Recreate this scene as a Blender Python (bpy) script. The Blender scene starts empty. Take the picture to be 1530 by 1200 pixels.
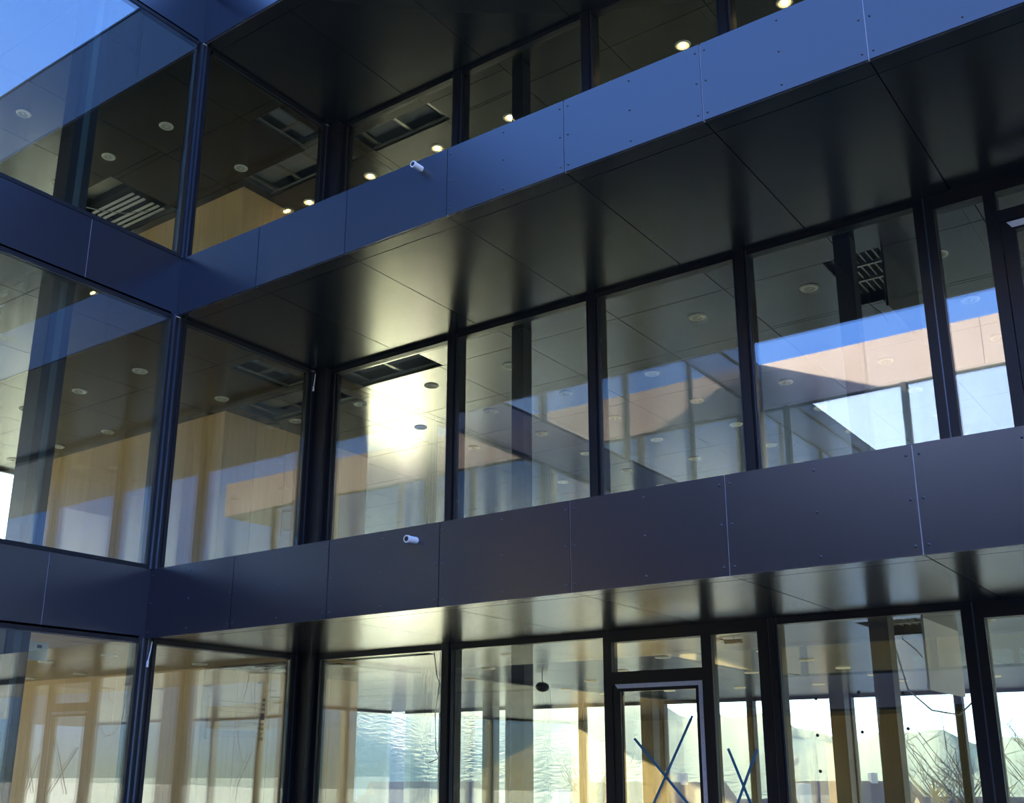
import bpy, math, random
from mathutils import Vector, Matrix
random.seed(7)
SC = bpy.context.scene
COL = SC.collection

# ------------------------------------------------------------------ camera
yaw, pitch, roll = math.radians(35.76), math.radians(16.601), math.radians(0.097)
CX, CY = 9.516, -9.085
F = Vector((-math.sin(yaw)*math.cos(pitch), math.cos(yaw)*math.cos(pitch), math.sin(pitch)))
R = Vector((math.cos(yaw), math.sin(yaw), 0)); U = R.cross(F)
R2 = math.cos(roll)*R + math.sin(roll)*U; U2 = -math.sin(roll)*R + math.cos(roll)*U
cam = bpy.data.cameras.new('camera'); camo = bpy.data.objects.new('camera', cam); COL.objects.link(camo)
M = Matrix((R2, U2, -F)).transposed().to_4x4(); M.translation = Vector((CX, CY, 0)); camo.matrix_world = M
cam.sensor_width = 36; cam.sensor_fit = 'HORIZONTAL'
cam.lens = 1594.87*36/1530; cam.shift_x = 3.583/1530; cam.shift_y = 72.565/1530
cam.clip_end = 2000; SC.camera = camo

# ------------------------------------------------------------------ view, sky, sun
SC.view_settings.view_transform = 'Standard'; SC.view_settings.look = 'None'
SC.view_settings.gamma = 1; SC.view_settings.use_curve_mapping = False
SC.view_settings.exposure = 0.0
SUN = Vector((-.655, .705, .272)).normalized()
w = bpy.data.worlds.new('sky'); SC.world = w; w.use_nodes = True
nt = w.node_tree; nt.nodes.clear()
def N(nt, t, **k):
    n = nt.nodes.new(t)
    for a, b in k.items(): setattr(n, a, b)
    return n
def mth(nt, op, a, b=None, c=None, clamp=False):
    n = N(nt, 'ShaderNodeMath', operation=op, use_clamp=clamp)
    for i, x in enumerate((a, b, c)):
        if x is None: continue
        if isinstance(x, (int, float)): n.inputs[i].default_value = x
        else: nt.links.new(x, n.inputs[i])
    return n.outputs[0]
def mixc(nt, fac, a, b, mode='MIX'):
    n = N(nt, 'ShaderNodeMix', data_type='RGBA', blend_type=mode)
    for s, x in ((n.inputs[0], fac), (n.inputs[6], a), (n.inputs[7], b)):
        if isinstance(x, (int, float)): s.default_value = x
        elif isinstance(x, tuple): s.default_value = x if len(x) == 4 else (*x, 1)
        else: nt.links.new(x, s)
    return n.outputs[2]
SKY_BLUE = (.55, 1.3, 3.7); SKY_HAZE = (.85, 1.1, 1.25)
tc = N(nt, 'ShaderNodeTexCoord')
dot = N(nt, 'ShaderNodeVectorMath', operation='DOT_PRODUCT'); dot.inputs[1].default_value = SUN
nt.links.new(tc.outputs['Generated'], dot.inputs[0])
sx = N(nt, 'ShaderNodeSeparateXYZ'); nt.links.new(tc.outputs['Generated'], sx.inputs[0])
el = mth(nt, 'MULTIPLY', sx.outputs[2], 4.0, clamp=True); el = mth(nt, 'POWER', el, .7)
base = mixc(nt, el, SKY_HAZE, SKY_BLUE)
d0 = mth(nt, 'MAXIMUM', dot.outputs['Value'], 0)
g1 = mth(nt, 'POWER', d0, 6); g2 = mth(nt, 'POWER', d0, 60)
c1 = N(nt, 'ShaderNodeVectorMath', operation='SCALE'); c1.inputs[0].default_value = (10, 12, 17); nt.links.new(g1, c1.inputs['Scale'])
c2 = N(nt, 'ShaderNodeVectorMath', operation='SCALE'); c2.inputs[0].default_value = (30, 28, 24); nt.links.new(g2, c2.inputs['Scale'])
a1 = mixc(nt, 1.0, base, c1.outputs[0], 'ADD'); a2 = mixc(nt, 1.0, a1, c2.outputs[0], 'ADD')
bg = N(nt, 'ShaderNodeBackground'); nt.links.new(a2, bg.inputs[0]); bg.inputs[1].default_value = 1.0
wo = N(nt, 'ShaderNodeOutputWorld'); nt.links.new(bg.outputs[0], wo.inputs[0])
sl = bpy.data.lights.new('sun', 'SUN'); sl.energy = 46; sl.color = (1, .87, .62); sl.angle = math.radians(1.2)
so = bpy.data.objects.new('sun', sl); COL.objects.link(so); so.location = SUN*60
so.rotation_euler = SUN.to_track_quat('Z', 'Y').to_euler()
cy = SC.cycles
cy.max_bounces = 9; cy.diffuse_bounces = 3; cy.glossy_bounces = 6; cy.transmission_bounces = 6
cy.transparent_max_bounces = 24; cy.use_denoising = True
cy.sample_clamp_indirect = 9; cy.blur_glossy = 0.3
cy.caustics_reflective = True

# ------------------------------------------------------------------ materials
def mat(name, col, rough=.5, metal=0, spec=.5, var=0.0, vscale=6.0, bump=0.0, bscale=40, emit=None, es=1.0, coat=0, stretch=None, rvar=0):
    m = bpy.data.materials.new(name); m.use_nodes = True; t = m.node_tree; p = t.nodes['Principled BSDF']
    p.inputs['Base Color'].default_value = (*col, 1); p.inputs['Roughness'].default_value = rough
    p.inputs['Metallic'].default_value = metal; p.inputs['Specular IOR Level'].default_value = spec
    p.inputs['Coat Weight'].default_value = coat
    if emit: p.inputs['Emission Color'].default_value = (*emit, 1); p.inputs['Emission Strength'].default_value = es
    g = N(t, 'ShaderNodeNewGeometry'); mp = N(t, 'ShaderNodeMapping'); t.links.new(g.outputs['Position'], mp.inputs[0])
    if stretch: mp.inputs['Scale'].default_value = stretch
    if var or rvar:
        nz = N(t, 'ShaderNodeTexNoise'); nz.inputs['Scale'].default_value = vscale; nz.inputs['Detail'].default_value = 4
        t.links.new(mp.outputs[0], nz.inputs['Vector'])
        if var:
            lo = tuple(c*(1-var) for c in col); hi = tuple(min(1, c*(1+var)) for c in col)
            t.links.new(mixc(t, nz.outputs[0], lo, hi), p.inputs['Base Color'])
        if rvar:
            t.links.new(mth(t, 'MULTIPLY_ADD', nz.outputs[0], rvar, rough-rvar/2), p.inputs['Roughness'])
    if bump:
        nb = N(t, 'ShaderNodeTexNoise'); nb.inputs['Scale'].default_value = bscale
        t.links.new(mp.outputs[0], nb.inputs['Vector'])
        b = N(t, 'ShaderNodeBump'); b.inputs['Strength'].default_value = 1; b.inputs['Distance'].default_value = bump
        t.links.new(nb.outputs[0], b.inputs['Height']); t.links.new(b.outputs[0], p.inputs['Normal'])
    return m
MT = {}
MT['fascia'] = mat('dark_blue_grey_cladding', (.009, .012, .024), .28, spec=.88, var=.05, vscale=2)
MT['fascia_far'] = mat('red_brown_cladding', (.21, .165, .165), .5, var=.08, vscale=2)
MT['soffit'] = mat('dark_soffit_panel', (.024, .027, .026), .21, spec=.62)
MT['frame'] = mat('black_anodised_frame', (.009, .010, .014), .42, spec=.25)
MT['frame_blue'] = mat('blue_grey_frame_rib', (.05, .07, .11), .3, metal=.5)
MT['cover'] = mat('teal_grey_column_cover', (.035, .06, .07), .35)
MT['alu'] = mat('bare_aluminium_strip', (.55, .56, .62), .4, metal=.2)
MT['galv'] = mat('galvanised_steel', (.42, .42, .38), .4, metal=.6, var=.2, vscale=20)
MT['concrete'] = mat('raw_concrete', (.34, .35, .32), .8, var=.25, vscale=3, bump=.003)
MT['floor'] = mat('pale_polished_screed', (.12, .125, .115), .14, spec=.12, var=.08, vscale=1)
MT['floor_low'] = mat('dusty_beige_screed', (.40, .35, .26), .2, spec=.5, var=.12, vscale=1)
MT['deck'] = mat('grey_terrace_paving', (.16, .16, .16), .6, var=.15)
MT['white'] = mat('white_plastic', (.72, .72, .72), .45, var=.05)
MT['black'] = mat('black_plastic', (.01, .01, .01), .5)
MT['ring'] = mat('cream_downlight_ring', (.85, .83, .74), .5, emit=None)
MT['refl'] = mat('pale_reflector', (.62, .60, .50), .35, metal=.0)
MT['bulb_off'] = mat('frosted_bulb', (.8, .8, .75), .4)
MT['bulb_on'] = mat('glowing_bulb', (1, .8, .5), .4, emit=(1, .72, .38), es=40)
MT['film'] = mat('pale_protective_film', (.50, .52, .62), .35, var=.15, vscale=25)
MT['tape'] = mat('blue_masking_tape', (.02, .14, .28), .5)
MT['cable'] = mat('pale_grey_cable', (.30, .31, .31), .5)
MT['plaster'] = mat('white_plaster', (.62, .62, .58), .8, var=.05)
MT['dark_duct'] = mat('dark_fabric_duct', (.03, .035, .035), .7)
MT['hill'] = mat('hazy_wooded_hillside', (.07, .13, .10), .95, var=.35, vscale=.15, bump=.5, bscale=.4)
MT['meadow'] = mat('frosty_meadow', (.55, .52, .38), .95, var=.3, vscale=.05)
MT['bark'] = mat('bare_tree_bark', (.10, .08, .06), .9)
MT['render_w'] = mat('pale_house_render', (.55, .50, .44), .8)
MT['roof'] = mat('brown_roof_tiles', (.16, .09, .07), .8, var=.2)
MT['snow'] = mat('snowy_roof', (.8, .8, .8), .7)
MT['hpane'] = mat('dark_house_window', (.03, .04, .05), .2)
def wood():
    m = bpy.data.materials.new('oak_veneer'); m.use_nodes = True; t = m.node_tree; p = t.nodes['Principled BSDF']
    g = N(t, 'ShaderNodeNewGeometry'); mp = N(t, 'ShaderNodeMapping'); t.links.new(g.outputs['Position'], mp.inputs[0])
    mp.inputs['Scale'].default_value = (9, 9, .5)
    nz = N(t, 'ShaderNodeTexNoise'); nz.inputs['Scale'].default_value = 2.2; nz.inputs['Detail'].default_value = 6; nz.inputs['Distortion'].default_value = .6
    t.links.new(mp.outputs[0], nz.inputs[0])
    oi = N(t, 'ShaderNodeObjectInfo')
    c = mixc(t, nz.outputs[0], (.42, .26, .11), (.68, .45, .21))
    c = mixc(t, mth(t, 'MULTIPLY', oi.outputs['Random'], .35), c, (.38, .23, .11))
    t.links.new(c, p.inputs['Base Color']); p.inputs['Roughness'].default_value = .42
    return m
MT['wood'] = wood()
def glass(name, f0=.18, tint=(.93, .965, .915), wav=.0016):
    m = bpy.data.materials.new(name); m.use_nodes = True; t = m.node_tree; t.nodes.clear()
    g = N(t, 'ShaderNodeNewGeometry')
    d = N(t, 'ShaderNodeVectorMath', operation='DOT_PRODUCT')
    t.links.new(g.outputs['Incoming'], d.inputs[0]); t.links.new(g.outputs['Normal'], d.inputs[1])
    c = mth(t, 'ABSOLUTE', d.outputs['Value']); x = mth(t, 'SUBTRACT', 1, c, clamp=True); x = mth(t, 'POWER', x, 5)
    fr = mth(t, 'MULTIPLY_ADD', x, 1-f0, f0, clamp=True)
    nz = N(t, 'ShaderNodeTexNoise'); nz.inputs['Scale'].default_value = .8; nz.inputs['Detail'].default_value = 0
    oi = N(t, 'ShaderNodeObjectInfo'); va = N(t, 'ShaderNodeVectorMath', operation='ADD')
    t.links.new(g.outputs['Position'], va.inputs[0]); t.links.new(oi.outputs['Random'], va.inputs[1])
    sc_ = N(t, 'ShaderNodeVectorMath', operation='MULTIPLY'); sc_.inputs[1].default_value = (1, 1, .8)
    t.links.new(va.outputs[0], sc_.inputs[0]); t.links.new(sc_.outputs[0], nz.inputs[0])
    b = N(t, 'ShaderNodeBump'); b.inputs['Strength'].default_value = 1; b.inputs['Distance'].default_value = wav
    t.links.new(nz.outputs[0], b.inputs['Height'])
    gl = N(t, 'ShaderNodeBsdfGlossy'); gl.inputs['Roughness'].default_value = 0; t.links.new(b.outputs[0], gl.inputs['Normal'])
    tr = N(t, 'ShaderNodeBsdfTransparent'); tr.inputs[0].default_value = (*tint, 1)
    mx = N(t, 'ShaderNodeMixShader'); t.links.new(fr, mx.inputs[0]); t.links.new(tr.outputs[0], mx.inputs[1]); t.links.new(gl.outputs[0], mx.inputs[2])
    o = N(t, 'ShaderNodeOutputMaterial'); t.links.new(mx.outputs[0], o.inputs[0])
    return m
MT['glass'] = glass('insulating_glass')
MT['glass_low'] = glass('clear_glass', f0=.05)
MT['glass_c'] = glass('solar_control_glass', f0=.42)

# ------------------------------------------------------------------ helpers
CACHE = {}
def box_data(x0, y0, z0, x1, y1, z1, V, Fc):
    b = len(V)
    V += [(x0,y0,z0),(x1,y0,z0),(x1,y1,z0),(x0,y1,z0),(x0,y0,z1),(x1,y0,z1),(x1,y1,z1),(x0,y1,z1)]
    Fc += [(b,b+3,b+2,b+1),(b+4,b+5,b+6,b+7),(b,b+1,b+5,b+4),(b+1,b+2,b+6,b+5),(b+2,b+3,b+7,b+6),(b+3,b,b+4,b+7)]
class MB:
    def __init__(s): s.V = []; s.F = []
    def box(s, *a): box_data(*a, s.V, s.F); return s
    def tube(s, pts, r, n=8, cap=True):
        pts = [Vector(p) for p in pts]; rings = []
        for i, p in enumerate(pts):
            d = (pts[min(i+1, len(pts)-1)] - pts[max(i-1, 0)]).normalized()
            a = d.cross(Vector((0, 0, 1)));
            if a.length < 1e-3: a = d.cross(Vector((1, 0, 0)))
            a.normalize(); b = d.cross(a); ri = r[i] if isinstance(r, (list, tuple)) else r
            rings.append(len(s.V))
            for k in range(n):
                t = 2*math.pi*k/n; s.V.append(tuple(p + a*ri*math.cos(t) + b*ri*math.sin(t)))
        for i in range(len(pts)-1):
            for k in range(n):
                a0, b0 = rings[i], rings[i+1]; k2 = (k+1) % n
                s.F.append((a0+k, a0+k2, b0+k2, b0+k))
        if cap:
            s.F.append(tuple(rings[0]+k for k in range(n))[::-1]); s.F.append(tuple(rings[-1]+k for k in range(n)))
        return s
    def lathe(s, prof, c=(0,0,0), n=20):
        b = len(s.V); m = len(prof)
        for r, z in prof:
            for k in range(n):
                t = 2*math.pi*k/n; s.V.append((c[0]+r*math.cos(t), c[1]+r*math.sin(t), c[2]+z))
        for i in range(m-1):
            for k in range(n):
                k2 = (k+1) % n; s.F.append((b+i*n+k, b+i*n+k2, b+(i+1)*n+k2, b+(i+1)*n+k))
        return s
    def mesh(s, name, m):
        me = bpy.data.meshes.new(name); me.from_pydata(s.V, [], s.F); me.materials.append(m)
        import bmesh
        bm = bmesh.new(); bm.from_mesh(me); bmesh.ops.recalc_face_normals(bm, faces=bm.faces); bm.to_mesh(me); bm.free()
        return me
    def build(s, name, m, parent=None, loc=(0,0,0), smooth=False):
        me = s.mesh(name, MT[m] if isinstance(m, str) else m)
        if smooth:
            for p in me.polygons: p.use_smooth = True
        return link(name, me, parent, loc)
def link(name, me, parent=None, loc=(0,0,0), rz=0):
    o = bpy.data.objects.new(name, me); COL.objects.link(o); o.location = loc
    if rz: o.rotation_euler.z = rz
    if parent: o.parent = parent
    return o
def box(name, m, x0, y0, z0, x1, y1, z1, parent=None):
    """box object with shared mesh; origin at its minimum corner"""
    dx, dy, dz = round(x1-x0, 4), round(y1-y0, 4), round(z1-z0, 4)
    k = (dx, dy, dz, m)
    if k not in CACHE:
        CACHE[k] = MB().box(0, 0, 0, dx, dy, dz).mesh(name, MT[m])
    return link(name, CACHE[k], parent, (x0, y0, z0))
def empty(name, loc=(0,0,0)):
    o = bpy.data.objects.new(name, None); COL.objects.link(o); o.location = loc; o.empty_display_size = .1; return o
def struct(o): o['kind'] = 'structure'; return o
def tag(o, label, cat, group=None):
    o['label'] = label; o['category'] = cat
    if group: o['group'] = group
    return o

Z = [1.274, 4.874, 8.474]            # ceiling / soffit levels, low to high
FL = [-1.6, 1.99, 5.58]              # floor levels
TOP = [1.99, 5.576, 9.65]            # top of each fascia band
D = 2.29                             # terrace depth
YC = -14.8; XE = 20.0; YN = 10.4; XW = -7.8; YS = -24.0
G = .010
LV = ['lowest', 'middle', 'top']

# ------------------------------------------------------------------ slabs
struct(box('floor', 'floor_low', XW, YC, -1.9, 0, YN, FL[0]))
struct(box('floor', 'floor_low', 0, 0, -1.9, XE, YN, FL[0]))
struct(box('floor', 'deck', 0.0, YC, -1.95, XE, 0, -1.65))
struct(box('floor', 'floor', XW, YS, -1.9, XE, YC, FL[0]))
for k in range(3):
    zt = FL[k+1] if k < 2 else 9.2
    s = MB().box(XW, YS, Z[k]+.34, -.045, YN, zt-.02).box(-.045, -D+.04, Z[k]+.34, XE, YN, zt-.02).box(0, YS, Z[k]+.34, XE, YC-.04, zt-.02)
    struct(s.build('ceiling', 'concrete'))
    if k < 2:
        s = MB().box(XW, YS, zt-.02, -.045, YN, zt).box(-.045, -D+.04, zt-.02, XE, YN, zt).box(0, YS, zt-.02, XE, YC-.04, zt)
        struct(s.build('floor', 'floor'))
# building below
struct(MB().box(XW, YS, -6, XE, YN, -1.95).build('wall_base', 'concrete'))

# ------------------------------------------------------------------ ceiling panels with openings
def cut(rects, h):
    out = []
    for (x0, y0, x1, y1) in rects:
        a0, b0, a1, b1 = max(x0, h[0]), max(y0, h[1]), min(x1, h[2]), min(y1, h[3])
        if a0 >= a1 or b0 >= b1: out.append((x0, y0, x1, y1)); continue
        if y0 < b0: out.append((x0, y0, x1, b0))
        if b1 < y1: out.append((x0, b1, x1, y1))
        if x0 < a0: out.append((x0, b0, a0, b1))
        if a1 < x1: out.append((a1, b0, x1, b1))
    return [r for r in out if r[2]-r[0] > .03 and r[3]-r[1] > .03]
def lines(a, start, step, b):
    L = [a]; v = start
    while v < b-.05:
        if v > a+.05: L.append(v)
        v += step
    L.append(b); return L
def panels(par, xs, ys, z, holes=()):
    for i in range(len(xs)-1):
        for j in range(len(ys)-1):
            rs = [(xs[i], ys[j], xs[i+1], ys[j+1])]
            for h in holes: rs = cut(rs, h)
            for (x0, y0, x1, y1) in rs:
                box('panel', 'soffit', x0+G/2, y0+G/2, z, x1-G/2, y1-G/2, z+.018, par)
HOLES = [
    [(.1, .18, 1.46, .66), (-.36, -.84, -.02, .1), (-1.95, .28, -.3, .95), (6.37, .66, 6.95, 1.85)],
    [(.1, .18, 1.46, .66), (-.80, -.84, -.32, .1), (-1.95, .28, -.3, 1.0), (6.37, .66, 6.95, 1.9)],
    [(.1, .25, 1.46, .70), (-.72, -.84, -.24, .1), (-2.05, .1, -.24, .7), (-4.88, -1.1, -3.6, .1)],
]
xs_out = [0.0] + [1.31+1.295*i for i in range(15)]; xs_out = [x for x in xs_out if x < XE-.2] + [XE]
CORE = (-7.3, .25, -2.2, 3.2)
for k in range(3):
    z = Z[k]
    # terrace soffit
    c = struct(empty('ceiling', (0, 0, z+.03)))
    c.location = (0, 0, 0)
    panels(c, xs_out, [-D+.01, -2.08, -.04], z)
    struct(box('trim_%d' % (k+1), 'frame', 0, -D+.02, z+.018, XE, -.04, z+.03))
    # office ceiling, right wing
    c = struct(empty('ceiling'))
    panels(c, lines(-.04, .1, 1.3, 14.5), [.04, .66]+[.66+1.3*i for i in range(1, 8)]+[YN-.06], z, HOLES[k])
    box('panel', 'soffit', 14.5, .04, z, XE, YN, z+.018, c)
    # office ceiling, left wing
    c = struct(empty('ceiling'))
    xl = [-7.7, -6.32, -5.02, -3.72, -2.42, -.84, -.04]
    panels(c, xl, lines(-6.0, -4.9, 1.3, .25), z, HOLES[k]+[CORE])
    panels(c, [-2.2, -.84, -.04], [.25, .66, 1.96, 3.2], z, HOLES[k])
    panels(c, xl, [3.2, 4.5, 5.8, 7.1, 8.4, YN-.06], z)
    box('panel', 'soffit', -7.7, YC, z, -.04, -6.0, z+.018, c)
    box('panel', 'soffit', XW, YS, z, XE, YC-.1, z+.018, c)

# struts, void services in the openings (children of one frame per opening)
def hole_frame(name, h, z, nx, ny, label, group=None):
    x0, y0, x1, y1 = h; t = tag(empty(name, (x0, y0, z)), label, 'ceiling frame', group)
    t.location = (0, 0, 0)
    if nx:
        for s in (y0, y1-.03): box('rail', 'galv', x0-.02, s, z+.03, x1+.02, s+.03, z+.06, t)
        for i in range(nx+1):
            x = x0 + (x1-x0)*(i+.12)/(nx+.24)
            box('strut', 'galv', x-.02, y0, z+.065, x+.03, y1, z+.085, t)
    else:
        for s in (x0, x1-.03): box('rail', 'galv', s, y0-.02, z+.03, s+.03, y1+.02, z+.06, t)
        for i in range(ny+1):
            y = y0 + (y1-y0)*(i+.12)/(ny+.24)
            box('strut', 'galv', x0, y-.02, z+.065, x1, y+.03, z+.085, t)
    box('duct_board', 'plaster', x0+.08, y0+.02, z+.15, x1-.2, y1-.1, z+.30, t)  # hung low in plaster white to catch light and brighten the void
    return t
for k in range(3):
    h = HOLES[k]
    hole_frame('ceiling_frame', h[0], Z[k], 2, 0, 'exposed metal struts in long slot over first bay right of corner, %s floor' % LV[k])
    hole_frame('ceiling_frame', h[1], Z[k], 0, 2, 'exposed metal struts in narrow slot behind left glazing near corner, %s floor' % LV[k])
    hole_frame('ceiling_frame', h[2], Z[k], 3, 0, 'exposed metal struts in the opening in front of the timber core, %s floor' % LV[k])

# ------------------------------------------------------------------ fascia bands
def screws(par, pts, axis):
    s = MB()
    for (x, y, z) in pts:
        r = .011; b = len(s.V); n = 8
        for q, (rr, dd) in enumerate(((r, 0), (r*.8, .005), (0.001, .007))):
            for i in range(n):
                a = 2*math.pi*i/n; u, v = rr*math.cos(a), rr*math.sin(a)
                s.V.append((x+u, y-dd, z+v) if axis == 'y' else (x+dd, y+u, z+v))
        for q in range(2):
            for i in range(n):
                j = (i+1) % n; s.F.append((b+q*n+i, b+q*n+j, b+(q+1)*n+j, b+(q+1)*n+i))
    o = s.build('screw_set', 'fascia', par, smooth=True); o['kind'] = 'stuff'; return o
tn = 10
ysB = [-D, -3.44] + [-3.44-1.295*i for i in range(1, 9)] + [YC]
for k in range(3):
    z0, z1 = Z[k]-.002, TOP[k]
    c = struct(empty('trim_%d' % tn)); tn += 1
    for i in range(len(xs_out)-1):
        xa, xb = xs_out[i]+(G/2 if i else .001), xs_out[i+1]-G/2
        p = box('panel', 'fascia', xa, -D, z0, xb, -D+.012, z1, c)
        if i >= 3 or k == 0:
            pts = []
            for zz in (z0+.06, (z0+z1)/2, z1-.07):
                for xx in (xa+.035, (xa+xb)/2, xb-.035):
                    pts.append((xx-xa, 0, zz-z0))
            if i < 9: screws(p, pts, 'y')
    box('backing', 'alu', 0.012, -D+.0125, z0+.002, XE, -D+.035, z1-.004, c)
    c = struct(empty('trim_%d' % tn)); tn += 1
    for i in range(len(ysB)-1):
        ya, yb = ysB[i]-G/2, ysB[i+1]+G/2
        box('panel', 'fascia', -.012, yb, z0, 0, ya if i else -D-.001, z1, c)
    box('backing', 'alu', -.036, YC, z0+.002, -.0125, -D, z1-.004, c)
    # coping of the top band
    if k == 2:
        struct(box('trim_%d' % tn, 'fascia', 0, -D-.01, z1, XE, -D+.3, z1+.03)); tn += 1
        struct(box('trim_%d' % tn, 'fascia', -.3, YC, z1, .01, -D-.01, z1+.03)); tn += 1
    # opposite wing bands
    c = struct(empty('trim_%d' % tn)); tn += 1
    x = 0.0
    while x < XE-.1:
        x2 = min(x+2.6, XE)
        box('panel', 'fascia_far', x+G/2, YC-.02, z0, x2-G/2, YC, z1, c); x = x2
    box('backing', 'alu', 0, YC-.05, z0, XE, YC-.025, z1, c)
# outer edge bands of both wings
for k in range(3):
    struct(box('wall_back', 'fascia', XW-.05, YN, Z[k], XE, YN+.05, TOP[k]))
    struct(box('wall_left', 'fascia', XW-.05, YS, Z[k], XW, YN, TOP[k]))
    struct(box('wall_front', 'fascia', XW, YS-.05, Z[k], XE, YS, TOP[k]))
# roof
struct(MB().box(XW, YS, 9.2, 0, YN, 9.3).box(0, -D+.05, 9.2, XE, YN, 9.3).box(0, YS, 9.2, XE, YC-.06, 9.3).build('ceiling', 'deck'))

# ------------------------------------------------------------------ glazing
wn = 1; dn = 1
GY = 0.0   # glass face of right wing
def head_y(par, x0, x1, z): # head rail along x, at plane y
    box('head_rail', 'frame', x0, -.05, z-.055, x1, .05, z+.02, par)
    box('head_bead', 'frame_blue', x0, -.056, z-.062, x1, -.03, z-.055, par)
def bay_x(x0, x1, zb, zt, yf=0.0, frame='frame', gl='glass'):
    """glazed bay in a wall along x"""
    global wn
    c = struct(empty('window_%d' % wn)); wn += 1
    box('pane', gl, x0, yf-.018, zb+.03, x1, yf+.014, zt-.05, c)
    box('head_rail', frame, x0, yf-.05, zt-.055, x1, yf+.05, zt+.02, c)
    box('sill_rail', frame, x0, yf-.05, zb, x1, yf+.05, zb+.06, c)
    return c
def bay_y(y0, y1, zb, zt, xf=-.03):
    global wn
    c = struct(empty('window_%d' % wn)); wn += 1
    box('pane', 'glass', xf-.014, y0, zb+.02, xf+.018, y1, zt-.03, c)
    box('head_rail', 'frame', xf-.05, y0, zt-.045, xf+.03, y1, zt+.02, c)
    box('head_bead', 'frame_blue', xf+.012, y0, zt-.058, xf+.022, y1, zt-.052, c)
    box('sill_rail', 'frame', xf-.05, y0, zb, xf+.035, y1, zb+.045, c)
    return c
mul = []
def mullion_x(x, zb, zt, w=.15, y=0.0):
    """stepped mullion: body, cap and rebate ribs"""
    global tn
    c = struct(empty('trim_%d' % tn)); tn += 1
    box('mullion_body', 'frame', x-w/2, y-.045, zb, x+w/2, y+.12, zt, c)
    box('mullion_cap', 'frame', x-w*.28, y-.075, zb, x+w*.28, y-.045, zt, c)
    for s in (-1, 1): box('gasket', 'frame_blue', x+s*(w/2-.008)-.003, y-.052, zb, x+s*(w/2-.008)+.003, y-.045, zt, c)
    return c
def mullion_y(y, zb, zt, w=.24, x=-.03):
    global tn
    c = struct(empty('trim_%d' % tn)); tn += 1
    box('mullion_body', 'frame', x-.12, y-w/2, zb, x+.04, y+w/2, zt, c)
    for s in (-.075, .0, .075):
        box('rib', 'frame_blue' if s <= 0 else 'frame', x+.04, y+s*w/.24-.012, zb, x+.052, y+s*w/.24+.012, zt, c)
    return c

def door_unit(x0, zb, zt, k):
    """transom light, door leaf with protective film, narrow side light; x0 = left edge"""
    global dn
    d = struct(empty('door_%d' % dn)); dn += 1
    zh = zt
    def fr(n, a, b, c_, e, m='frame', y0=-.05, y1=.07): return box(n, m, a, y0, b, c_, y1, e, d)
    xt1 = x0+1.04; xs0 = x0+1.14; xs1 = x0+1.59; xe = x0+1.69
    zt0, zt1 = zt-.39, zt-.105      # transom opening
    fr('jamb', x0, zb, x0+.09, zh); fr('jamb', xt1, zb, xs0, zh-.1); fr('jamb', xs1, zb, xe, zh-.1)
    fr('head_rail', x0+.09, zt1, xe, zh)
    fr('transom_rail', x0+.09, zt0-.11, xt1, zt0)
    fr('sill_rail', x0+.09, zb, xt1, zb+.05); fr('sill_rail', xs0, zb, xs1, zb+.09)
    box('pane', 'glass', x0+.09, -.015, zt0, xt1, .015, zt1, d)
    box('pane', 'glass', xs0, -.015, zb+.09, xs1, .015, zt1, d)
    # leaf
    lt = zt0-.11
    leaf = MB(); la, lb = x0+.095, xt1-.005
    leaf.box(la, -.035, zb+.05, la+.075, .04, lt); leaf.box(lb-.075, -.035, zb+.05, lb, .04, lt)
    leaf.box(la+.075, -.035, lt-.075, lb-.075, .04, lt); leaf.box(la+.075, -.035, zb+.05, lb-.075, .04, zb+.15)
    lf = leaf.build('door_leaf', 'frame', d)
    box('glass_pane', 'glass', la+.075, -.012, zb+.15, lb-.075, .014, lt-.075, lf)
    f = MB(); y = -.0365
    f.box(la+.02, y-.002, lt-.045, lb-.045, y, lt-.005)     # top strip
    V = f.V; V[0] = (la+.05, V[0][1], V[0][2]); V[3] = (la+.05, V[3][1], V[3][2])
    f.box(lb-.045, y-.002, zb+.1, lb-.005, y, lt-.005)
    fo = f.build('protective_film', 'film', lf); fo['label'] = 'pale protective film strip on door leaf'
    for i in range(6):
        zz = lt-.12-.22*i
        box('screw_head', 'black', lb-.028, y-.004, zz, lb-.022, y-.002, zz+.006, lf)
    h = MB().box(la+.02, -.06, zb+1.0, la+.045, -.035, zb+1.2).tube([(la+.032, -.06, zb+1.1), (la+.032, -.10, zb+1.1), (la+.15, -.10, zb+1.1)], .01)
    h.build('door_handle', 'galv', lf)
    return d, leaf

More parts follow.
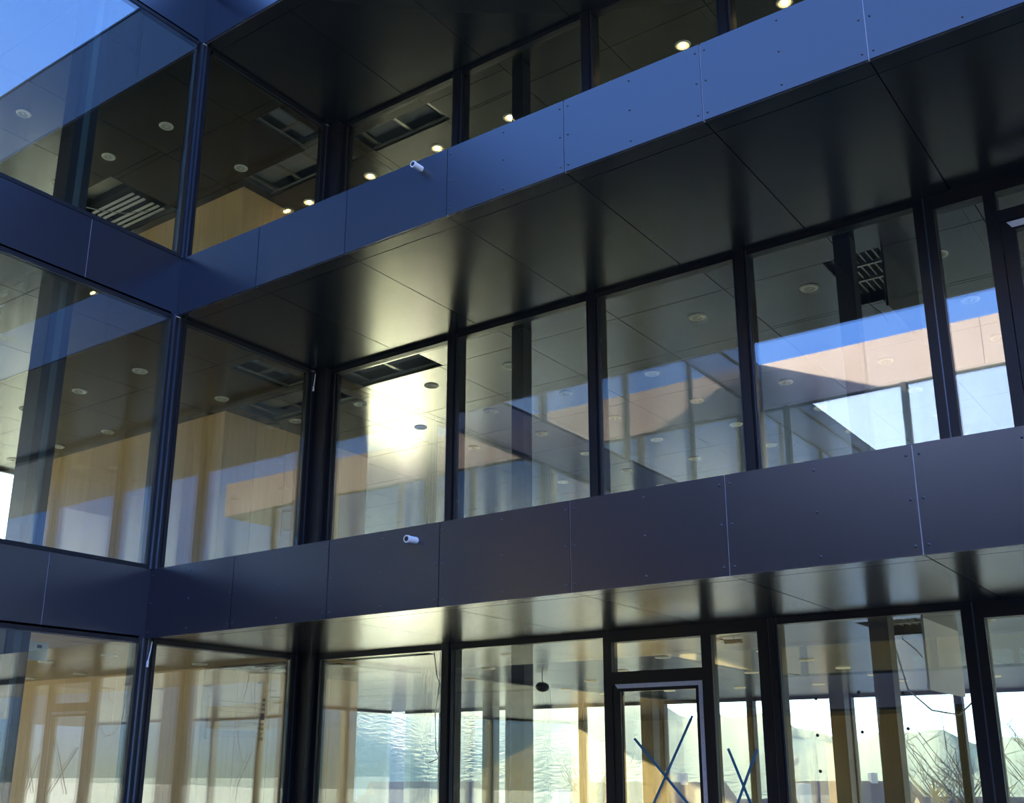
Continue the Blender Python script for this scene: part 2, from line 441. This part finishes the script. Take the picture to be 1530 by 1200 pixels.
for k in range(3):
    zb, zt = FL[k], Z[k]
    zb += .0
    # corner post pieces
    t = struct(empty('trim_%d' % tn)); tn += 1
    box('post', 'frame', -.10, -.14, zb, .20, .12, zt, t)
    box('jamb', 'frame', .20, -.045, zb, .26, .08, zt, t); box('jamb', 'frame', -.07, -.26, zb, .01, -.14, zt, t)
    for q in (-.11, -.19): box('rib', 'frame_blue', .01, q-.008, zb, .018, q+.008, zt, t)
    # right wing bays
    bay_x(.26, 2.105, zb, zt); mullion_x(2.18, zb, zt); bay_x(2.255, 4.02 if k else 4.13, zb, zt)
    if k == 0:
        door_unit(4.13, zb, zt, k)
        mullion_x(5.865, zb, zt, .09); bay_x(5.91, 7.45, zb, zt)
    else:
        mullion_x(4.09, zb, zt); bay_x(4.165, 5.71, zb, zt); mullion_x(5.785, zb, zt); bay_x(5.86, 7.45, zb, zt)
    # unit right of x = 7.5 : side light then door (mirrored arrangement)
    d = struct(empty('door_%d' % dn)); dn += 1
    def fr(n, a, b, c_, e): return box(n, 'frame', a, -.05, b, c_, .07, e, d)
    fr('jamb', 7.45, zb, 7.62, zt); fr('jamb', 8.03, zb, 8.13, zt-.13); fr('jamb', 9.1, zb, 9.2, zt)
    fr('head_rail', 7.62, zt-.13, 9.1, zt); fr('transom_rail', 8.13, zt-.42, 9.1, zt-.31); fr('sill_rail', 7.62, zb, 8.03, zb+.09)
    box('rib', 'frame_blue', 7.535, -.056, zb, 7.545, -.05, zt, d)
    box('pane', 'glass', 7.62, -.015, zb+.09, 8.03, .015, zt-.13, d)
    box('pane', 'glass', 8.13, -.015, zt-.31, 9.1, .015, zt-.13, d)
    leaf = MB(); la, lb, lt = 8.135, 9.095, zt-.42
    leaf.box(la, -.035, zb+.01, la+.11, .04, lt); leaf.box(lb-.075, -.035, zb+.01, lb, .04, lt)
    leaf.box(la+.11, -.035, lt-.09, lb-.075, .04, lt); leaf.box(la+.11, -.035, zb+.01, lb-.075, .04, zb+.15)
    lf = leaf.build('door_leaf', 'frame', d)
    box('glass_pane', 'glass', la+.11, -.012, zb+.15, lb-.075, .014, lt-.09, lf)
    f = MB().box(la+.05, -.040, lt-.07, lb-.03, -.0365, lt-.012)
    f.V[0] = (la+.09, *f.V[0][1:]); f.V[3] = (la+.09, *f.V[3][1:])
    f.build('protective_film', 'film', lf)['label'] = 'pale protective film strip on door leaf'
    x = 9.2
    while x < XE-.5:
        x2 = min(x+1.87, XE); bay_x(x+.07, x2-.07, zb, zt); mullion_x(x2, zb, zt, .14); x = x2
    # left wing bays
    ym = [-2.25, -5.15, -8.0, -10.85, -13.7]
    bay_y(-2.13, -.26, zb, zt)
    for i, y in enumerate(ym):
        mullion_y(y, zb, zt, .22 if k < 2 else .16)
        y2 = ym[i+1]+.11 if i < 4 else YC
        bay_y(y2, y-.11, zb, zt)
    # opposite wing
    x = .6
    while x < XE:
        x2 = min(x+2.8, XE); bay_x(x-2.7 if x > 2.6 else .05, x-.05 if x > 2.6 else .55, zb, zt, YC-.06, gl='glass_c' if k == 2 else 'glass_low')
        mullion_x(x, zb, zt, .12, YC-.08); x = x+2.8
    # outer glazing: back of the right wing
    xg = [XW+.3]+[-6.35+1.87*i for i in range(14)]; xg.append(XE)
    for i in range(len(xg)-1):
        bay_x(xg[i]+.05, xg[i+1]-.05, zb, zt, YN-.04); mullion_x(xg[i+1], zb, zt, .13, YN-.06)
    yg = [YN-.2-2.7*i for i in range(13)]
    for i in range(len(yg)-1):
        bay_y(yg[i+1]+.05, yg[i]-.05, zb, zt, XW+.05); mullion_y(yg[i+1], zb, zt, .12, XW+.05)

# ------------------------------------------------------------------ columns
WHERE = {2.9: 'second bay of the right facade', 6.68: 'fourth bay of the right facade', -.85: 'far corner bay'}
def column(x, y, k, label, cover='x', w=.165, group=None):
    zb, zt = FL[k], Z[k]+.34
    c = tag(empty('steel_column', (x, y, zb)), label, 'column', group); h = zt-zb
    box('casing', 'frame', -w/2, -w/2, 0, w/2, w/2, h, c)
    if cover == 'x': box('cover_strip', 'cover', w/2, -.035, .0, w/2+.004, .035, h, c)
    elif cover == 'y': box('cover_strip', 'cover', -.05, -w/2-.004, .0, .05, -w/2, h, c)
    return c
for k in range(3):
    column(2.905, .33, k, 'dark square column just behind the second bay right of the corner, %s floor' % LV[k], None)
    column(6.70, .33, k, 'dark square column just behind the fourth bay right of the corner, %s floor' % LV[k], None)
    column(-.36, -3.52, k, 'dark column with teal cover strip behind the left glazing, %s floor' % LV[k], 'x', .25)
    for j, x in enumerate((-4.6, -.75, 3.0, 6.75, 10.5)):
        column(x, YN-.55, k, 'dark column at the far windows of the %s floor, %s from the left' % (LV[k], ('first', 'second', 'third', 'fourth', 'fifth')[j]), None, .26)

# ------------------------------------------------------------------ timber core
for k in range(3):
    zb, zt = FL[k], Z[k]+.34
    c = struct(empty('wall_core')); x0, y0, x1, y1 = CORE
    struct(box('wall_core', 'plaster', x0+.03, y0+.03, zb, x1-.03, y1, zt))
    n = 8; wdt = (x1-x0)/n
    for i in range(n):
        box('panel', 'wood', x0+i*wdt+.002, y0+.002, zb, x0+(i+1)*wdt-.002, y0+.028, zt-.3, c)
    n = 5; wdt = (y1-y0)/n
    for i in range(n):
        box('panel', 'wood', x1-.028, y0+.03 if i == 0 else y0+i*wdt+.002, zb, x1, y0+(i+1)*wdt-.002, zt-.3, c)
    box('edge_strip', 'wood', x1-.024, y0+.004, zb, x1-.004, y0+.026, zt-.3, c)

for k in range(2):
    struct(box('wall_inner_added', 'wood', XW+.1, YC-3.2, FL[k], XE, YC-3.1, Z[k]+.34))  # added unseen wall; turns the opposite wing's reflections darker and warmer
# ------------------------------------------------------------------ downlights
def make_downlight(lit):
    t = empty('recessed_downlight')
    MB().lathe([(.062, -.002), (.064, -.012), (.090, -.013), (.098, -.004), (.098, .001)], n=24).build('ring', 'ring', t, smooth=True)
    MB().lathe([(.064, -.010), (.050, -.006), (.030, -.003), (.001, -.002)], n=20).build('reflector', 'refl', t, smooth=True)
    MB().lathe([(.001, -.020), (.016, -.018), (.024, -.012), (.026, -.004)] if not lit else [(.001, -.034), (.020, -.030), (.032, -.016), (.034, -.004)], n=12).build('bulb', 'bulb_on' if lit else 'bulb_off', t, smooth=True)
    return t
PR = {False: make_downlight(False), True: make_downlight(True)}; USED = set()
ORD = ['first', 'second', 'third', 'fourth', 'fifth', 'sixth', 'seventh', 'eighth', 'ninth', 'tenth']
def downlight(x, y, k, label, lit=False):
    src = PR[lit]
    if lit not in USED: USED.add(lit); r = src
    else:
        r = src.copy(); COL.objects.link(r)
        for ch in list(src.children):
            c = ch.copy(); COL.objects.link(c); c.parent = r
    r.location = (x, y, Z[k]-.001); tag(r, label, 'downlight', 'downlights in the %s ceiling' % LV[k])
XD = [-.42, .87, 2.15, 3.47, 4.75, 6.05, 7.36]; YD = [1.14, 2.44, 3.74, 5.03, 6.33, 7.6]
ON = {(3, 0), (4, 1), (5, 1)}
for k in range(3):
    for j, y in enumerate(YD if k < 2 else YD[:2]):
        for i, x in enumerate(XD):
            if k == 1 and (i, j) in ON: continue
            if k == 2 and (i == 3 or j == 1): continue
            if k == 0 and (i + j) % 2 and j < 5 and i not in (4,): continue
            downlight(x, y, k, '%s round downlight, %s floor right wing, %s row behind glass, %s from corner' % ('lit' if k == 2 else 'unlit', LV[k], ORD[j], ORD[i]), k == 2)
    for j, y in enumerate((-2.76, -1.45, -.13)):
        for i, x in enumerate((-1.82, -3.14, -4.43, -5.74, -7.03)):
            if j == 0 and (i < 1 or k == 0): continue
            if j == 2 and i in (1,): continue
            if k == 2 and j == 2 and i > 0: continue
            downlight(x, y, k, 'unlit round downlight, %s floor left wing, %s row before timber core, %s from glass' % (LV[k], ('third', 'second', 'first')[j], ORD[i]))
    for i, x in enumerate((-1.7, -2.0)):
        if k == 2 and i: continue
        downlight(x+(-.02), 1.15+(.9*i), k, '%s round downlight beside the core side wall, %s floor, %s one' % ('lit' if k == 2 else 'unlit', LV[k], ('nearer', 'farther')[i]), k == 2)

# ------------------------------------------------------------------ hanging flap and slatted unit over the fourth bay
for k in range(2):
    h = HOLES[k][3]; z = Z[k]
    t = tag(empty('ceiling_flap', (h[2], h[1], z)), 'open hinged ceiling panel hanging down behind the fourth bay, %s floor' % LV[k], 'ceiling panel')
    box('panel_board', 'plaster' if k == 0 else 'soffit', 0, 0, -.62, .02, 1.2, 0, t)
    box('hinge_edge', 'galv', -.004, 0, -.012, .0, 1.2, 0, t)
    box('latch', 'black', -.012, .02, -.60, 0, .05, -.57, t)
    t = tag(empty('ventilation_unit', (h[0], h[1], z)), 'slatted metal ventilation unit in the ceiling opening beside the hanging flap, %s floor' % LV[k], 'ventilation unit')
    for q, (a, b) in enumerate(((.02, .40), (.44, .76), (.80, 1.14))):
        box('cross_rail', 'galv', 0, a-.03, .06, .58, a, .10, t)
        for i in range(8):
            xx = .03+.07*i
            s = MB().box(xx, a, .08, xx+.012, b, .16)
            o = s.build('slat', 'galv', t)
    box('housing', 'dark_duct', 0, 0, .2, .58, 1.19, .33, t)
    for i in range(2):
        c = tag(MB().tube([(h[0]+.12+.3*i, h[3]-.06, z+.09), (h[0]+.10+.3*i, h[3]-.1, z-.05), (h[0]+.2+.3*i, h[3]-.0, z-.16), (h[0]+.22+.32*i, h[3]+.1, z-.22+.1*i)], .006, 6).build('cable', 'black'),
                'black cable dangling from the ceiling opening on the %s floor, %s' % (LV[k], ('left one', 'right one')[i]), 'cable')
# slatted unit top floor, left wing
h = HOLES[2][3]; z = Z[2]
t = tag(empty('ventilation_unit', (h[0], h[1], z)), 'slatted ventilation unit in the opening of the top left ceiling', 'ventilation unit')
for q, ys_ in enumerate(((.50, .60, .70), (.86, .96, 1.06))):
    for y in ys_:
        s = MB().box(.05, y, .02, 1.1, y+.045, .035); s.build('slat', 'white', t)
box('housing', 'dark_duct', .0, .45, .12, 1.28, 1.15, .33, t)
box('duct_board', 'galv', .1, .02, .22, 1.2, .44, .25, t)
tag(MB().tube([(-4.75, -1.15, z-.012), (-4.62, -1.1, z-.1), (-4.1, -.95, z-.32), (-3.7, -.75, z-.42), (-3.3, -.6, z-.44)], .008, 6).build('cable', 'cable'),
    'pale cable looping down from the opening of the top left ceiling', 'cable')

# core wall louvre, lowest floor
t = tag(empty('wall_louvre', (CORE[2], .34, .36)), 'wooden slatted louvre high on the timber core behind the lowest corner bay', 'louvre')
for i in range(8):
    if i == 4: continue
    box('slat', 'wood', .01, .03, .04+.065*i, .05, .96, .075+.065*i, t)
box('side_board', 'wood', 0, 0, 0, .055, .03, .56, t); box('side_board', 'wood', 0, .96, 0, .055, .99, .56, t)

# ------------------------------------------------------------------ small things on the facade
for i, (x, z, w_) in enumerate(((3.58, 5.47, 'upper'), (3.64, 1.86, 'lower'))):
    t = tag(empty('overflow_pipe', (x, -D, z)), 'short white overflow pipe stub on the %s dark fascia band' % w_, 'pipe', 'overflow pipe stubs')
    MB().tube([(0, 0, 0), (0, -.11, -.004)], .030, 16).build('pipe', 'white', t, smooth=False)
    MB().tube([(0, -.098, -.004), (0, -.125, -.005)], .033, 16).build('collar', 'white', t)
    MB().tube([(0, -.124, -.005), (0, -.1262, -.005)], .022, 16).build('bore', 'black', t)
def cable_end(x, y, z, ln, label, d=(0, 0)):
    t = tag(empty('cable_end', (x, y, z)), label, 'cable')
    MB().tube([(0, 0, 0), (d[0]*.3, d[1]*.3, -ln*.35), (d[0], d[1], -ln*.8)], .006, 6).build('wire', 'white', t)
    MB().tube([(d[0], d[1], -ln*.75), (d[0]*1.05, d[1]*1.05, -ln)], .012, 8).build('plug', 'white', t)
cable_end(.035, -2.22, Z[0]-.03, .26, 'white loose cable end hanging at the outer left mullion, lowest floor', (0, -.03))
cable_end(.03, -.12, Z[0]-.03, .26, 'white loose cable end hanging at the corner post, lowest floor')
cable_end(.03, -.02-.14, Z[1]-.05, .24, 'white loose cable end hanging at the corner post, middle floor', (.0, -.02))
for k in (1, 2):
    for i, y in enumerate((-2.28, -.2)):
        if k == 1 and i == 0: pass
        tag(box('bracket', 'galv', .02, y-.03, Z[k]-.035, .04, y+.02, Z[k]-.02), 'tiny bright bracket under the %s band, %s' % (LV[k], ('at the outer mullion', 'near the corner post')[i]), 'bracket')
# tape crosses
def tape(x0, z0, x1, z1, label, y=-.020):
    d = Vector((x1-x0, 0, z1-z0)); n = Vector((-d.z, 0, d.x)).normalized()*.012
    s = MB()
    P = [Vector((x0, y, z0)), Vector((x1, y, z1))]
    v = [P[0]+n, P[0]-n, P[1]-n, P[1]+n]
    s.V = [tuple(a) for a in v]+[(a.x, a.y-.002, a.z) for a in v]
    s.F = [(0,1,2,3),(4,7,6,5),(0,4,5,1),(1,5,6,2),(2,6,7,3),(3,7,4,0)]
    return tag(s.build('masking_tape', 'tape'), label, 'tape', 'blue tape crosses')
tape(4.43, .27, 5.0, -.35, 'blue tape strip falling to the right on the door glass')
tape(5.04, .46, 4.58, -.36, 'blue tape strip rising to the right on the door glass', -.0235)
tape(5.37, .17, 5.58, -.36, 'blue tape strip falling to the right on the side light of the door')
tape(5.64, .16, 5.40, -.36, 'blue tape strip rising to the right on the side light of the door', -.0235)
tape(7.98, .45, 8.02, .2, 'short blue tape strip at the right edge of the lowest glazing')
# cables in the lowest floor
tag(MB().tube([(1.55, .5, Z[0]-.0), (1.60, .5, 1.0), (1.70, .52, .78), (1.74, .52, .4), (1.62, .52, .1), (1.50, .52, .06)], .007, 6).build('cable', 'cable'),
    'thin cable loop hanging in the first bay right of the corner, lowest floor', 'cable')
tag(MB().tube([(1.56, .6, Z[0]-.0), (1.56, .6, .95), (1.50, .6, .6), (1.52, .6, .2), (1.75, .6, -.2), (1.8, .6, -.6)], .007, 6).build('cable', 'cable'),
    'thin long cable hanging to the floor in the first lowest bay', 'cable')
tag(MB().tube([(6.30, 2.0, Z[0]-.0), (6.4, 2.02, .75), (6.6, 2.04, .55), (6.85, 2.05, .50), (7.1, 2.06, .72)], .009, 6).build('cable', 'cable'),
    'grey cable sagging below the hanging flap, lowest floor', 'cable')
def hung_lamp(x, y, z, drop, label):
    t = tag(empty('hanging_spotlight', (x, y, z)), label, 'light')
    MB().tube([(0, 0, 0), (0, 0, -drop)], .006, 6).build('wire', 'black', t)
    o = MB().lathe([(.02, .05), (.09, .03), (.10, -.0), (.085, -.02)], n=16).build('housing', 'black', t, (0, 0, -drop-.03), True); o.rotation_euler = (.5, .5, 0)
    o = MB().lathe([(.084, -.018), (.04, -.005), (.001, 0)], n=16).build('reflector', 'refl', t, (0, 0, -drop-.03), True); o.rotation_euler = (.5, .5, 0)
hung_lamp(.75, 3.9, Z[0], .13, 'black downlight dangling from its wire seen through the second lowest bay')
def jbox(x, y, z, label, wire):
    t = tag(empty('junction_box', (x, y, z)), label, 'junction box')
    box('case', 'black', -.09, -.03, -.06, .09, .03, -.02, t)
    MB().tube([(0, 0, 0), (0, 0, -.03), wire], .006, 6).build('wire', 'black', t)
jbox(4.98, 1.1, Z[0], 'black junction box under the lowest ceiling above the side light', (-.15, 0, -.01))
jbox(3.9, 4.9, Z[0], 'black junction box with trailing wire, lowest ceiling, left of fourth bay column', (.3, 0, -.08))
# white notice at upper left of the lowest glazing
t = tag(empty('wall_socket_box', (-.5, -3.15, 1.1)), 'small white box high behind the lowest left glazing', 'box')
MB().box(-.02, -.10, -.09, .02, .10, .09).build('case', 'white', t); box('vent', 'black', .02, -.02, .03, .022, .03, .06, t)

# ------------------------------------------------------------------ landscape beyond the building
def ridge(name, dist0, az0, az1, hfun, base, depth, m, seed):
    rnd = random.Random(seed); s = MB(); n = 150; rows = 6
    for i in range(n+1):
        az = math.radians(az0+(az1-az0)*i/n)
        for j in range(rows):
            t = j/(rows-1); d = dist0+depth*t
            hh = base+(hfun(math.degrees(az))-base)*(t**.8)+(rnd.uniform(-1, 1)*dist0*.0025 if j else 0)
            s.V.append((CX-math.sin(az)*d, CY+math.cos(az)*d, hh))
    for i in range(n):
        for j in range(rows-1):
            a = i*rows+j; s.F.append((a, a+rows, a+rows+1, a+1))
    o = s.build(name, m, smooth=True); struct(o); return o
def hill_h(az):   # azimuth left of +y in degrees
    x = (az-18)/26
    return 14+max(0, min(1, x))*38 + 3*math.sin(az*.9)+1.5*math.sin(az*2.3)
ridge('hillside', 260, 70, -25, hill_h, -10, 260, 'hill', 3)
hz = bpy.data.materials.new('winter_haze'); hz.use_nodes = True; ht = hz.node_tree; ht.nodes.clear()
hv = N(ht, 'ShaderNodeVolumeScatter'); hv.inputs['Density'].default_value = .00011; hv.inputs['Anisotropy'].default_value = .35; hv.inputs['Color'].default_value = (.9, 1, .93, 1)
ho = N(ht, 'ShaderNodeOutputMaterial'); ht.links.new(hv.outputs[0], ho.inputs['Volume']); MT['haze'] = hz
hb = MB().box(-420, 122, -9.9, 420, 540, 42).build('ground_haze', 'haze'); hb['kind'] = 'stuff'; hb['label'] = 'thin bright winter haze over the valley beyond the building'
struct(MB().box(-900, -400, -10.3, 900, 900, -10).build('ground', 'meadow'))
def house(az, d, w_, h, rh, label, rm='roof', rot=.4):
    a = math.radians(az); x, y = CX-math.sin(a)*d, CY+math.cos(a)*d
    t = tag(empty('house', (x, y, -10)), label, 'house'); t.rotation_euler.z = rot+a
    dp = w_*.7
    box('wall', 'render_w', -w_/2, -dp/2, 0, w_/2, dp/2, h, t)
    e = .5
    s = MB(); s.V = [(-w_/2-e, -dp/2-e, h-.1), (w_/2+e, -dp/2-e, h-.1), (w_/2+e, dp/2+e, h-.1), (-w_/2-e, dp/2+e, h-.1), (-w_/2-e, 0, h+rh), (w_/2+e, 0, h+rh)]
    s.F = [(0,1,5,4),(2,3,4,5),(0,4,3),(1,2,5),(0,3,2,1)]
    r = s.build('roof', rm, t)
    box('chimney', 'render_w', w_*.2, -.4, h+rh*.5, w_*.2+.7, .4, h+rh+.8, r)
    for i in range(4):
        wx = -w_/2+w_*(i+.5)/4
        for zz in (1.2, 3.9):
            if zz+1.3 < h: box('window', 'hpane', wx-.5, -dp/2-.05, zz, wx+.5, -dp/2, zz+1.3, t)
for a in ((46, 60, 10, 5.6, 3.0, 'gabled house beyond the first lowest bay'), (40, 104, 10, 5.8, 3.0, 'pale gabled house between the far columns behind the second lowest bay'),
          (35, 64, 10, 5.2, 2.8, 'brown roofed house behind the second lowest bay'), (28.5, 104, 14, 5.4, 3.4, 'wide brown roofed house seen through the taped door glass'),
          (23, 64, 10, 5.2, 3.2, 'brown roofed house seen through the side light'), (19, 120, 13, 6.0, 2.8, 'grey roofed house left of the fourth bay column'),
          (11, 74, 12, 5.4, 3.0, 'brown roofed house behind the fourth lowest bay')):
    house(*a)
house(17, 56, 7, 4.3, 1.6, 'low shed with snowy roof behind the fourth lowest bay', 'snow', .9)
def tree(az, d, h, label, seed):
    rnd = random.Random(seed); a = math.radians(az); x, y = CX-math.sin(a)*d, CY+math.cos(a)*d
    t = tag(empty('bare_tree', (x, y, -10)), label, 'tree')
    MB().tube([(0, 0, 0), (.1, 0, h*.4), (0, .1, h*.8)], [.25, .18, .06], 7).build('trunk', 'bark', t)
    s = MB()
    for i in range(70):
        z0 = h*(.25+.5*rnd.random()); an = rnd.random()*6.28; L = h*.34*rnd.uniform(.5, 1)
        p0 = Vector((0, 0, z0)); p1 = p0+Vector((math.cos(an)*L*.5, math.sin(an)*L*.5, L*.45)); p2 = p1+Vector((math.cos(an+.4)*L*.35, math.sin(an+.4)*L*.35, L*.5))
        s.tube([p0, p1, p2], [.045, .025, .010], 4)
        for q in range(3):
            p3 = p1.lerp(p2, rnd.random()); s.tube([p3, p3+Vector((rnd.uniform(-1, 1), rnd.uniform(-1, 1), rnd.uniform(.2, 1)))*L*.3], [.02, .008], 3)
    s.build('branches', 'bark', t)
for i, (az, d, h) in enumerate(((13.4, 62, 12.2), (9.3, 66, 12.8), (31.5, 80, 11), (15.0, 92, 11.5), (53, 72, 11))):
    tree(az, d, h, 'bare winter tree outside, ' + ('behind the fourth bay near its right mullion', 'behind the right hand lowest door unit', 'behind the taped door glass', 'right of the far column in the fourth bay', 'behind the first bay near the corner')[i], i)

# dark dot stickers on the glass of the fourth lowest bay
for (x, z), wh in zip(((6.2, .57), (6.19, .27), (6.19, -.02), (6.57, .61), (6.57, .29), (6.93, .59), (6.94, .31)), ('top left', 'middle left', 'bottom left', 'upper middle', 'lower middle', 'upper right', 'lower right')):
    o = MB().tube([(x, -.020, z), (x, -.024, z)], .014, 10).build('sticker_dot', 'black')
    tag(o, 'small dark dot sticker on the fourth lowest bay glass, %s one' % wh, 'sticker', 'dot stickers on the glass')
